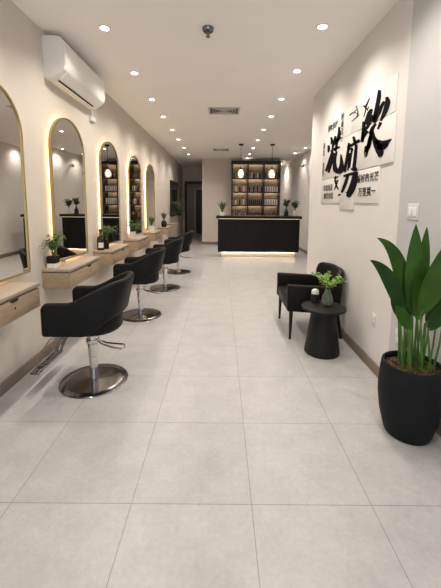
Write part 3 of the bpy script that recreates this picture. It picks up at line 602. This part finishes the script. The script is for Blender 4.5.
for x, y, dx, dy in ((.268, .32, .005, .006), (.268, -.32, .005, -.006), (-.25, .29, -.05, .02), (-.25, -.29, -.05, -.02)):
    mb = MB(); mb.tube([(x, y, .325), (x+dx, y+dy, 0)], [.022, .013], 14); mb.build('leg', 'blackmat', t)

# ------------------------------------------------------------------ side table and what stands on it
t = thing('side_table', 'round black pedestal side table in front of the armchair', 'side table', (1.035, 3.165, 0))
mb = MB(); mb.lathe([(.168, 0), (.174, .006), (.174, .02), (.168, .06), (.128, .36), (.122, .40)], seg=48); mb.build('pedestal', 'blackmat', t)
mb = MB(); mb.lathe([(.128, .40), (.132, .405), (.132, .445), (.128, .452)], seg=48); mb.build('collar', 'blackmat', t)
mb = MB(); mb.lathe([(.20, .452), (.214, .456), (.217, .464), (.217, .472), (.213, .478), (.20, .48)], seg=64); mb.build('tabletop', 'blackmat', t)
vx, vy = 1.08, 3.20
t = thing('glass_vase', 'clear glass bottle vase of leafy green sprigs on the black side table', 'vase', (vx, vy, .48))
prof = [(.03, 0), (.046, .004), (.054, .03), (.055, .06), (.048, .095), (.034, .125), (.027, .145), (.030, .17), (.027, .17), (.024, .145), (.031, .124), (.045, .094), (.051, .06), (.05, .03), (.043, .010), (.01, .008)]
mb = MB(); mb.lathe(prof, seg=32); mb.build('vase_body', 'glass', t)
rs = random.Random(3)
stems = MB(); lv = MB()
for k in range(13):
    a = 2*PI*k/13 + rs.uniform(-.2, .2); sp = rs.uniform(.06, .19); hh = rs.uniform(.26, .38) - sp*.35
    pts = [Vector((-.02*math.cos(a), -.02*math.sin(a), .02)), Vector((.0, .0, .15)), Vector((sp*.45*math.cos(a), sp*.45*math.sin(a), .15+hh*.35)), Vector((sp*math.cos(a), sp*math.sin(a), .12+hh*.65))]
    stems.tube(pts, .002, 5)
    for q in range(26):
        u = .25 + .75*q/25; i = min(int(1+u*2), 2); 
        w = u*2 - (i-1); p = pts[i].lerp(pts[i+1], min(max(w, 0), 1))
        dr = Vector((rs.uniform(-1, 1), rs.uniform(-1, 1), rs.uniform(-.4, 1))).normalized()
        ln = rs.uniform(.022, .040)
        lv.blade([p, p+dr*ln*.3, p+dr*ln*.7, p+dr*ln], [.003, .018, .015, .001], (rs.uniform(-.5, .5), rs.uniform(-.5, .5), 1), .2)
stems.build('stem', 'stem', t); lv.build('foliage', 'spray', t, smooth=False)
t = thing('candle_holder', 'small black cup holding a white candle beside the glass vase', 'candle', (.985, 3.30, .48))
mb = MB(); mb.lathe([(.036, 0), (.04, .004), (.042, .08), (.044, .092), (.040, .092), (.038, .07), (.01, .068)], seg=24); mb.build('cup', 'blackmetal', t)
mb = MB(); mb.lathe([(.036, .072), (.039, .09), (.036, .115), (.028, .135), (.012, .142)], seg=16)
for k in range(6):
    a = k*PI/3; mb.sphere((.022*math.cos(a), .022*math.sin(a), .118), .017, 8, 6)
mb.build('candle', 'white', t)

# ------------------------------------------------------------------ big potted plant
PX, PY = 1.243, 2.00
t = thing('potted_plant', 'tall broad-leaved green plant in a big charcoal planter against the right wall', 'potted plant', (PX, PY, 0))
mb = MB(); mb.lathe([(.125, 0), (.137, .004), (.144, .02), (.175, .14), (.188, .25), (.190, .32), (.183, .43), (.177, .475), (.174, .482), (.162, .482), (.158, .475), (.162, .44)], seg=64, cap1=False); mb.build('pot', 'blackpot', t)
mb = MB(); rp = random.Random(5)
rg = []
for r_, z in ((.164, .445), (.12, .452), (.06, .455), (.01, .456)):
    rg.append([(r_*math.cos(2*PI*k/40), r_*math.sin(2*PI*k/40), z + rp.uniform(-.006, .006)) for k in range(40)])
mb.ring_loft(rg, False, True)
for k in range(150):
    a = rp.uniform(0, 2*PI); r_ = .15*math.sqrt(rp.random()); mb.T = Matrix.Translation((r_*math.cos(a), r_*math.sin(a), .456)) @ Matrix.Rotation(rp.uniform(0, 6), 4, Vector((rp.random(), rp.random(), rp.random()+.1)).normalized())
    mb.box((-.012, -.005, -.003), (.012, .005, .003))
mb.build('soil', 'soil', t, smooth=False)
# stem foot, leaf base, mid control, tip, width, material  (world coordinates)
LV = [((1.19, 2.00), (1.215, 1.99, .80), (1.20, 1.98, 1.10), (1.187, 1.98, 1.378), .105, 'leaf'),
      ((1.24, 2.05), (1.30, 2.08, .80), (1.315, 2.09, 1.10), (1.325, 2.09, 1.355), .085, 'leaf'),
      ((1.16, 2.03), (1.185, 2.03, .80), (1.12, 2.03, 1.13), (.979, 2.03, 1.286), .092, 'leaf'),
      ((1.10, 1.97), (1.118, 1.96, .82), (1.035, 1.96, 1.04), (.911, 1.96, 1.157), .088, 'leaf2'),
      ((1.21, 1.92), (1.19, 1.87, .84), (1.235, 1.83, 1.08), (1.275, 1.80, 1.31), .125, 'leaf'),
      ((1.13, 1.93), (1.15, 1.90, .735), (1.09, 1.88, .835), (1.026, 1.86, .905), .072, 'leaf'),
      ((1.16, 1.98), (1.20, 2.02, .74), (1.16, 2.04, .83), (1.10, 2.06, .905), .085, 'leaf2'),
      ((1.28, 1.93), (1.262, 1.90, .735), (1.32, 1.87, .86), (1.352, 1.84, .975), .085, 'leaf2'),
      ((1.22, 2.06), (1.25, 2.06, .77), (1.30, 2.05, .90), (1.345, 2.04, 1.04), .10, 'leaf2'),
      ((1.20, 2.06), (1.27, 2.10, .75), (1.26, 2.12, .90), (1.235, 2.13, 1.03), .085, 'leaf2'),
      ((1.22, 1.97), (1.225, 1.95, .78), (1.22, 1.93, .98), (1.20, 1.91, 1.17), .095, 'leaf'),
      ((1.14, 2.07), (1.18, 2.08, .75), (1.17, 2.10, .87), (1.15, 2.12, .98), .075, 'leaf2'),
      ((1.26, 2.00), (1.30, 1.98, .75), (1.335, 1.95, .92), (1.345, 1.93, 1.10), .085, 'leaf')]
def bez(a, b, c, n):
    a, b, c = Vector(a), Vector(b), Vector(c)
    ctl = b*2 - (a+c)/2
    return [a*(1-q)**2 + ctl*2*q*(1-q) + c*q*q for q in [i/n for i in range(n+1)]]
O = Vector((PX, PY, 0))
for (sx, sy), b, m_, tip, w_, mt in LV:
    st = MB(); foot = Vector((PX+(sx-1.19)*.85, sy, .448))
    st.tube([foot-O, (foot*.5+Vector(b)*.5)-O+Vector((0, 0, .01)), Vector(b)-O, Vector(b)*.85+Vector(m_)*.15-O], [.0085, .007, .0055, .004], 8)
    so = st.build('stem', 'stem', t)
    lf = MB(); n = 16; pts = [p-O for p in bez(b, m_, tip, n)]
    ws = [w_*max(.03, (math.sin(PI*min(1, (i/n)**.80))**.8)) for i in range(n+1)]
    dirv = Vector(tip)-Vector(b)
    up = Vector((-.35 if mt == 'leaf' else -.6, -1, .15)) + Vector((rp.uniform(-.35, .35), 0, rp.uniform(-.1, .4)))
    lf.blade(pts, ws, up, .22); lf.build('leaf', mt, so)
for k in range(9):
    a = 2*PI*k/9+.3; r_ = .06+.02*(k % 3)
    st = MB(); st.tube([(r_*math.cos(a)+.02, r_*math.sin(a), .448), (r_*1.15*math.cos(a)+.03, r_*1.1*math.sin(a), .62), (r_*1.2*math.cos(a)+.035, r_*1.1*math.sin(a), .77)], [.0075, .006, .004], 8); st.build('stem', 'stem', t)

# ------------------------------------------------------------------ small plants along the left wall
def fronds(mb, n, spread, height, z0, seed, leaf=.03, lw=.008, up=.5, xlim=None):
    rr = random.Random(seed)
    for k in range(n):
        a = 2*PI*k/n + rr.uniform(-.3, .3); sp = spread*rr.uniform(.4, 1); h = height*rr.uniform(.55, 1)
        ex, ey = sp*math.cos(a), sp*math.sin(a)
        if xlim is not None and ex < xlim: ex = xlim*rr.uniform(.5, 1)
        pts = bez((ex*.08, ey*.08, z0), (ex*.45, ey*.45, z0+h*.75), (ex, ey, z0+h*rr.uniform(up, 1)), 9)
        mb.tube(pts, .0018, 4)
        for i in range(2, 10):
            tg = (pts[i]-pts[i-1]).normalized(); sd = tg.cross(Vector((0, 0, 1)))
            sd = sd.normalized() if sd.length > .01 else Vector((1, 0, 0))
            for s_ in (-1, 1):
                d_ = (tg*.6 + sd*s_ + Vector((0, 0, rr.uniform(-.2, .4)))).normalized(); l = leaf*rr.uniform(.7, 1.2)*(1.15-.06*i)
                mb.blade([pts[i], pts[i]+d_*l*.45, pts[i]+d_*l], [lw*.3, lw, .001], (rr.uniform(-.4, .4), rr.uniform(-.4, .4), 1), .2)
def spikes(mb, n, spread, height, z0, seed, w=.018):
    rr = random.Random(seed)
    for k in range(n):
        a = 2*PI*k/n*1.0 + rr.uniform(-.25, .25); sp = spread*rr.uniform(.3, 1); h = height*rr.uniform(.7, 1)
        pts = bez((0, 0, z0), (sp*.4*math.cos(a), sp*.4*math.sin(a), z0+h*.55), (sp*math.cos(a), sp*math.sin(a), z0+h), 6)
        mb.blade(pts, [w*.6, w, w, w*.85, w*.6, w*.3, .001], (math.cos(a)*.3, math.sin(a)*.3, 1) if sp > .02 else (1, 0, .1), .35)
ZV = VT
t = thing('potted_fern', 'small fern in a black and white square pot on the second vanity', 'potted plant', (XL+.068, 3.12, ZV))
mb = MB(); mb.box((-.042, -.042, 0), (.042, .042, .045), .004); mb.build('pot_base', 'white', t)
mb = MB(); mb.box((-.044, -.044, .045), (.044, .044, .115), .005); mb.build('pot', 'blackmat', t)
mb = MB(); fronds(mb, 24, .18, .25, .112, 11, .042, .013, .5, -.03); mb.build('foliage', 'fern', t, smooth=False)
t = thing('glass_jar', 'tiny glass jar beside the square-potted fern on the second vanity', 'jar', (XL+.12, 3.22, ZV))
mb = MB(); mb.lathe([(.018, 0), (.020, .004), (.020, .035), (.016, .042)], seg=18); mb.build('jar_body', 'glass', t)
mb = MB(); mb.lathe([(.017, .042), (.017, .056), (.014, .058)], seg=18); mb.build('lid', 'gold', t)
t = thing('bottle', 'dark bottle with a pale label standing on the third vanity', 'bottle', (XL+.085, 4.335, ZV))
mb = MB(); mb.lathe([(.044, 0), (.048, .005), (.048, .145), (.040, .17), (.018, .195), (.015, .25)], seg=24); mb.build('bottle_body', 'bottle', t)
mb = MB(); mb.lathe([(.018, .25), (.018, .28), (.014, .284)], seg=16); mb.build('cap', 'blackmetal', t)
mb = MB(); mb.T = Matrix.Rotation(-1.2, 4, 'Z')
mb.ring_loft([[(.0488*math.cos(a), .0488*math.sin(a), z) for a in [-.75+1.5*i/8 for i in range(9)]] for z in (.035, .105)], False, False, closed=False); mb.build('label', 'label', t)
t = thing('vase_of_greenery', 'slim dark vase of loose green fronds behind the bottle on the third vanity', 'vase', (XL+.115, 4.46, ZV))
mb = MB(); mb.lathe([(.030, 0), (.034, .005), (.036, .08), (.022, .12), (.024, .13)], seg=20); mb.build('vase_body', 'blackmat', t)
mb = MB(); fronds(mb, 20, .21, .24, .12, 23, .043, .013, .4, -.045); mb.build('foliage', 'fern', t, smooth=False)
t = thing('potted_fern', 'bushy green fern in a round white pot on the fourth vanity', 'potted plant', (XL+.13, 5.75, ZV))
mb = MB(); mb.lathe([(.048, 0), (.052, .004), (.062, .13), (.057, .13), (.054, .11), (.01, .105)], seg=24); mb.build('pot', 'white', t)
mb = MB(); fronds(mb, 26, .23, .22, .12, 31, .055, .017, .35, -.06); mb.build('foliage', 'fern', t, smooth=False)
t = thing('potted_fern', 'spiky green plant in a round white pot on the fifth vanity', 'potted plant', (XL+.15, 7.22, ZV))
mb = MB(); mb.lathe([(.056, 0), (.062, .004), (.07, .135), (.064, .135), (.06, .115), (.01, .11)], seg=24); mb.build('pot', 'white', t)
mb = MB(); spikes(mb, 34, .14, .25, .115, 37, .028); mb.build('foliage', 'fern2', t, smooth=False)
t = thing('potted_plant', 'spiky green plant in a dark vase on the vanity past the mirrors', 'potted plant', (XL+.16, 8.75, ZV))
mb = MB(); mb.lathe([(.05, 0), (.06, .004), (.078, .07), (.07, .13), (.05, .165), (.052, .175)], seg=24); mb.build('pot', 'blackmat', t)
mb = MB(); spikes(mb, 34, .17, .27, .16, 41, .026); mb.build('foliage', 'fern2', t, smooth=False)
t = thing('wall_planter', 'dark wall planter of bushy ferns below the black-framed mirror', 'planter', (XL, 11.0, 1.10))
mb = MB(); mb.box((0, -.22, 0), (.20, .22, .12), .008); mb.build('trough', 'jamb', t)
mb = MB(); mb.T = Matrix.Translation((.11, 0, 0)); fronds(mb, 34, .36, .42, .10, 53, .09, .026, .2, -.10); mb.build('foliage', 'fern2', t, smooth=False)
t = thing('hanging_plant', 'small dark trailing plant with dry twigs on the wall near the doorway', 'plant', (XL, 12.75, 1.02))
mb = MB(); mb.box((0, -.06, 0), (.13, .06, .12), .006); mb.build('pot', 'jamb', t)
mb = MB(); mb.T = Matrix.Translation((.08, 0, 0)); fronds(mb, 14, .22, .22, .1, 59, .07, .022, .1, -.07); mb.build('foliage', 'fern2', t, smooth=False)
mb = MB(); rr = random.Random(2)
for k in range(6):
    y = rr.uniform(-.35, .35); pts = bez((.06, 0, .1), (.10, y*.3, .55), (.05+rr.uniform(0, .1), y, rr.uniform(.8, 1.2)), 10); mb.tube(pts, .006, 5)
mb.build('twig', 'twig', t)

# ------------------------------------------------------------------ reception counter
CF = 9.0
t = thing('reception_counter', 'long black reception counter with a lit plinth at the back of the room', 'reception counter', (1.045, CF, 0))
mb = MB(); hw = 1.135
mb.box((-hw, .012, .16), (hw, .60, 1.075)); n = 56
for k in range(n):
    x = -hw + 2*hw*(k+.5)/n; mb.prism([(x-.015, .012), (x-.012, 0), (x+.012, 0), (x+.015, .012)], 2, .16, 1.075)
mb.build('slatted_body', 'counter', t, smooth=False)
mb = MB(); mb.box((-hw-.05, -.03, 1.095), (hw+.05, .66, 1.165), .004); mb.build('countertop', 'countertop', t)
mb = MB(); mb.box((-hw+.01, .03, 1.075), (hw-.01, .58, 1.095)); mb.build('spacer', 'dark', t, smooth=False)
mb = MB(); mb.box((-hw+.02, .006, 1.078), (hw-.02, .026, 1.094)); mb.build('led_strip', 'ledtop', t, smooth=False)
mb = MB(); mb.box((-hw+.09, .09, 0), (hw-.09, .56, .16)); mb.build('plinth', 'plinth', t, smooth=False)
mb = MB(); mb.box((-hw+.10, .062, .1555), (hw-.10, .084, .160)); mb.build('plinth_light', 'ledplinth', t, smooth=False)
CT = 1.165
t = thing('potted_agave', 'small spiky agave in a pale pot on the left end of the counter', 'potted plant', (.03, CF+.16, CT))
mb = MB(); mb.lathe([(.05, 0), (.058, .005), (.066, .09), (.06, .10), (.055, .09), (.01, .085)], seg=24); mb.build('pot', 'white', t)
mb = MB(); spikes(mb, 30, .24, .36, .085, 61, .045); mb.build('foliage', 'fern2', t, smooth=False)
t = thing('bottle_vase', 'dark bottle vase with a leafy sprig on the right end of the counter', 'vase', (1.83, CF+.2, CT))
mb = MB(); mb.lathe([(.05, 0), (.06, .006), (.062, .12), (.03, .165), (.022, .20), (.025, .21)], seg=24); mb.build('vase_body', 'blackmat', t)
mb = MB(); fronds(mb, 12, .12, .30, .19, 67, .095, .034, .5); mb.build('foliage', 'fern2', t, smooth=False)
t = thing('bottle_vase', 'pale vase with upright green leaves, rightmost on the counter', 'vase', (2.08, CF+.22, CT))
mb = MB(); mb.lathe([(.04, 0), (.048, .006), (.05, .11), (.038, .14), (.04, .15)], seg=24); mb.build('vase_body', 'white', t)
mb = MB(); fronds(mb, 14, .13, .36, .13, 71, .095, .034, .6); mb.build('foliage', 'fern2', t, smooth=False)

# ------------------------------------------------------------------ pendant lamps
def pendant_parts(t):
    mb = MB(); mb.lathe([(.065, 0), (.065, -.03), (.055, -.036)], seg=24); mb.build('canopy', 'blackmetal', t)
    mb = MB(); mb.tube([(0, 0, -.03), (0, 0, -.62)], .006, 6); mb.build('cord', 'blackmetal', t)
    mb = MB(); mb.lathe([(.018, -.61), (.028, -.62), (.030, -.67), (.04, -.68)], seg=18); mb.build('socket', 'blackmetal', t)
    mb = MB(); pr = [(.035, -.665), (.075, -.70), (.094, -.76), (.092, -.83), (.072, -.885), (.05, -.90)]
    seg = 40; mb.ring_loft([[((r*(1+.03*(k % 2)))*math.cos(2*PI*k/seg), (r*(1+.03*(k % 2)))*math.sin(2*PI*k/seg), z) for k in range(seg)] for r, z in pr], False, False); mb.build('glass_shade', 'shade', t)
    mb = MB(); mb.lathe([(.015, -.68), (.032, -.71), (.05, -.76), (.054, -.80), (.045, -.845), (.02, -.87)], seg=18); mb.build('bulb', 'bulb', t)
pd = thing('pendant_lamp', 'left of the two glowing glass pendant lamps over the counter', 'pendant lamp', (.525, 9.02, CE), 0, 'pendant lamps over the counter'); pendant_parts(pd)
dup(pd, (1.37, 9.02, CE), 0, 'right of the two glowing glass pendant lamps over the counter')

# ------------------------------------------------------------------ product shelves
SX0, SX1, SY0, SY1 = .36, 2.07, 11.58, 11.955
t = thing('shelving_unit', 'tall black lit shelving unit of hair products behind the counter', 'shelving unit', (0, 0, 0))
t.location = (SX0, SY1, 0)
W_ = SX1-SX0; D_ = SY1-SY0; TOP = 2.99
SH = [2.405, 1.93, 1.465, .99]
sidew = .035; bay = (W_-4*sidew)/3
for k in range(4):
    x = k*(bay+sidew); mb = MB(); mb.box((x, -D_, 0), (x+sidew, 0, TOP), .002); mb.build('upright', 'shelf', t)
mb = MB(); mb.box((sidew, -.012, .4), (W_-sidew, 0, TOP-.01)); mb.build('back_board', 'shelfback', t, smooth=False)
mb = MB(); mb.box((-.005, -D_-.006, TOP-.12), (W_+.005, -D_+.02, TOP+.01), .002); mb.box((-.005, -D_+.02, TOP-.07), (W_+.005, 0, TOP+.01)); mb.build('top_panel', 'shelf', t)
mb = MB(); mb.box((0, -D_+.01, 0), (W_, -.01, .5), .002); mb.build('base_cabinet', 'shelf', t)
for z in SH:
    mb = MB(); mb.box((sidew, -D_+.004, z-.010), (W_-sidew, -.012, z)); mb.box((sidew, -D_+.004, z-.045), (W_-sidew, -D_+.024, z-.010)); mb.build('shelf', 'shelf', t)
tops = [TOP-.07] + [z-.010 for z in SH[:3]]
for z in tops:
    for k in range(3):
        x = sidew + k*(bay+sidew); mb = MB(); mb.box((x+.02, -.10, z-.010), (x+bay-.02, -.08, z)); mb.build('led_strip', 'ledshelf', t, smooth=False)
# bottles
def bottle_mesh(cols, kind):
    mb = MB()
    if kind == 0: mb.lathe([(.028, 0), (.031, .004), (.031, .17), (.022, .19), (.012, .20)], seg=14); mb.mi = 1; mb.lathe([(.014, .20), (.014, .235), (.011, .24)], seg=12)
    elif kind == 1: mb.lathe([(.027, 0), (.029, .004), (.030, .20), (.026, .21)], seg=14); mb.mi = 1; mb.lathe([(.027, .21), (.027, .25), (.024, .255)], seg=14)
    else: mb.lathe([(.030, 0), (.033, .004), (.033, .14), (.024, .165), (.011, .175)], seg=14); mb.mi = 1; mb.lathe([(.012, .175), (.012, .20), (.016, .203), (.016, .215)], seg=12); mb.box((-.032, -.006, .208), (.004, .006, .218))
    for v_ in mb.bm.verts: v_.co.x *= .78; v_.co.y *= .78
    return mb
BC = {'black': (.02, .018, .017), 'white': (.72, .69, .63), 'pink': (.42, .20, .17), 'tan': (.42, .29, .18), 'grey': (.22, .21, .20), 'amber': (.16, .065, .02)}
for k, c in BC.items(): M['b_'+k] = mat('bottle_'+k, c, .35, noise=.06, nscale=20)
protos = {}
rb = random.Random(9)
bays = {(0,0): ['amber','tan','grey'], (0,1): ['grey','white','black'], (0,2): ['amber','tan','black'],
        (1,0): ['pink','white','tan','black'], (1,1): ['black','grey'], (1,2): ['white'],
        (2,0): ['tan','white','pink','black'], (2,1): ['black'], (2,2): ['white'],
        (3,0): ['tan','black','amber'], (3,1): ['black'], (3,2): ['black','amber']}
bayn = ['left', 'middle', 'right']
for (r_, k), cs in bays.items():
    z = SH[r_]; n = 6 if cs == ['white'] else 7
    for i in range(n):
        c = cs[i % len(cs)]; kind = (r_+k+(i//2 if len(cs) > 1 else 0)) % 3
        x = SX0 + sidew + k*(bay+sidew) + bay*(i+.7)/(n+.4); y = SY1-D_+.11+rb.uniform(-.015, .015)
        lab = '%s bottle %s from the left in the %s bay, %s shelf from the top' % (c, ORD[i], bayn[k], ORD[r_])
        key = (c, kind)
        if key not in protos:
            o = bottle_mesh(c, kind).build('product_bottle', ['b_'+c, 'b_black' if c != 'black' else 'b_grey'], None, (x, y, z)); protos[key] = o
        else:
            o = protos[key].copy(); COL.objects.link(o); o.location = (x, y, z)
        tag(o, lab, 'bottle', 'product bottles on the %s shelf, %s bay' % (ORD[r_], bayn[k]))

# ------------------------------------------------------------------ world and camera
w = bpy.data.worlds.new('World'); sc.world = w; w.use_nodes = True
bg = w.node_tree.nodes['Background']; bg.inputs['Color'].default_value = (.86, .93, 1, 1); bg.inputs['Strength'].default_value = 1.5
cd = bpy.data.cameras.new('Camera'); cam = bpy.data.objects.new('Camera', cd); COL.objects.link(cam); sc.camera = cam
f = 325.; p = math.radians(6.7); r = math.radians(.45)
cd.sensor_fit = 'AUTO'; cd.sensor_width = 36; cd.lens = f/588*36
cd.shift_x = -(221-220.5)/588; cd.shift_y = -(294-(204+f*math.tan(p)))/588
R0 = Vector((1, 0, 0)); F = Vector((0, math.cos(p), -math.sin(p))); U = R0.cross(F)
Rv = R0*math.cos(r)+U*math.sin(r); Uv = -R0*math.sin(r)+U*math.cos(r)
cam.matrix_world = Matrix(((Rv.x, Uv.x, -F.x, 0), (Rv.y, Uv.y, -F.y, 0), (Rv.z, Uv.z, -F.z, 1.49), (0, 0, 0, 1)))
cd.clip_start = .02
vs = sc.view_settings; vs.view_transform = 'Standard'; vs.look = 'None'; vs.gamma = 1; vs.use_curve_mapping = False
vs.exposure = 0.0
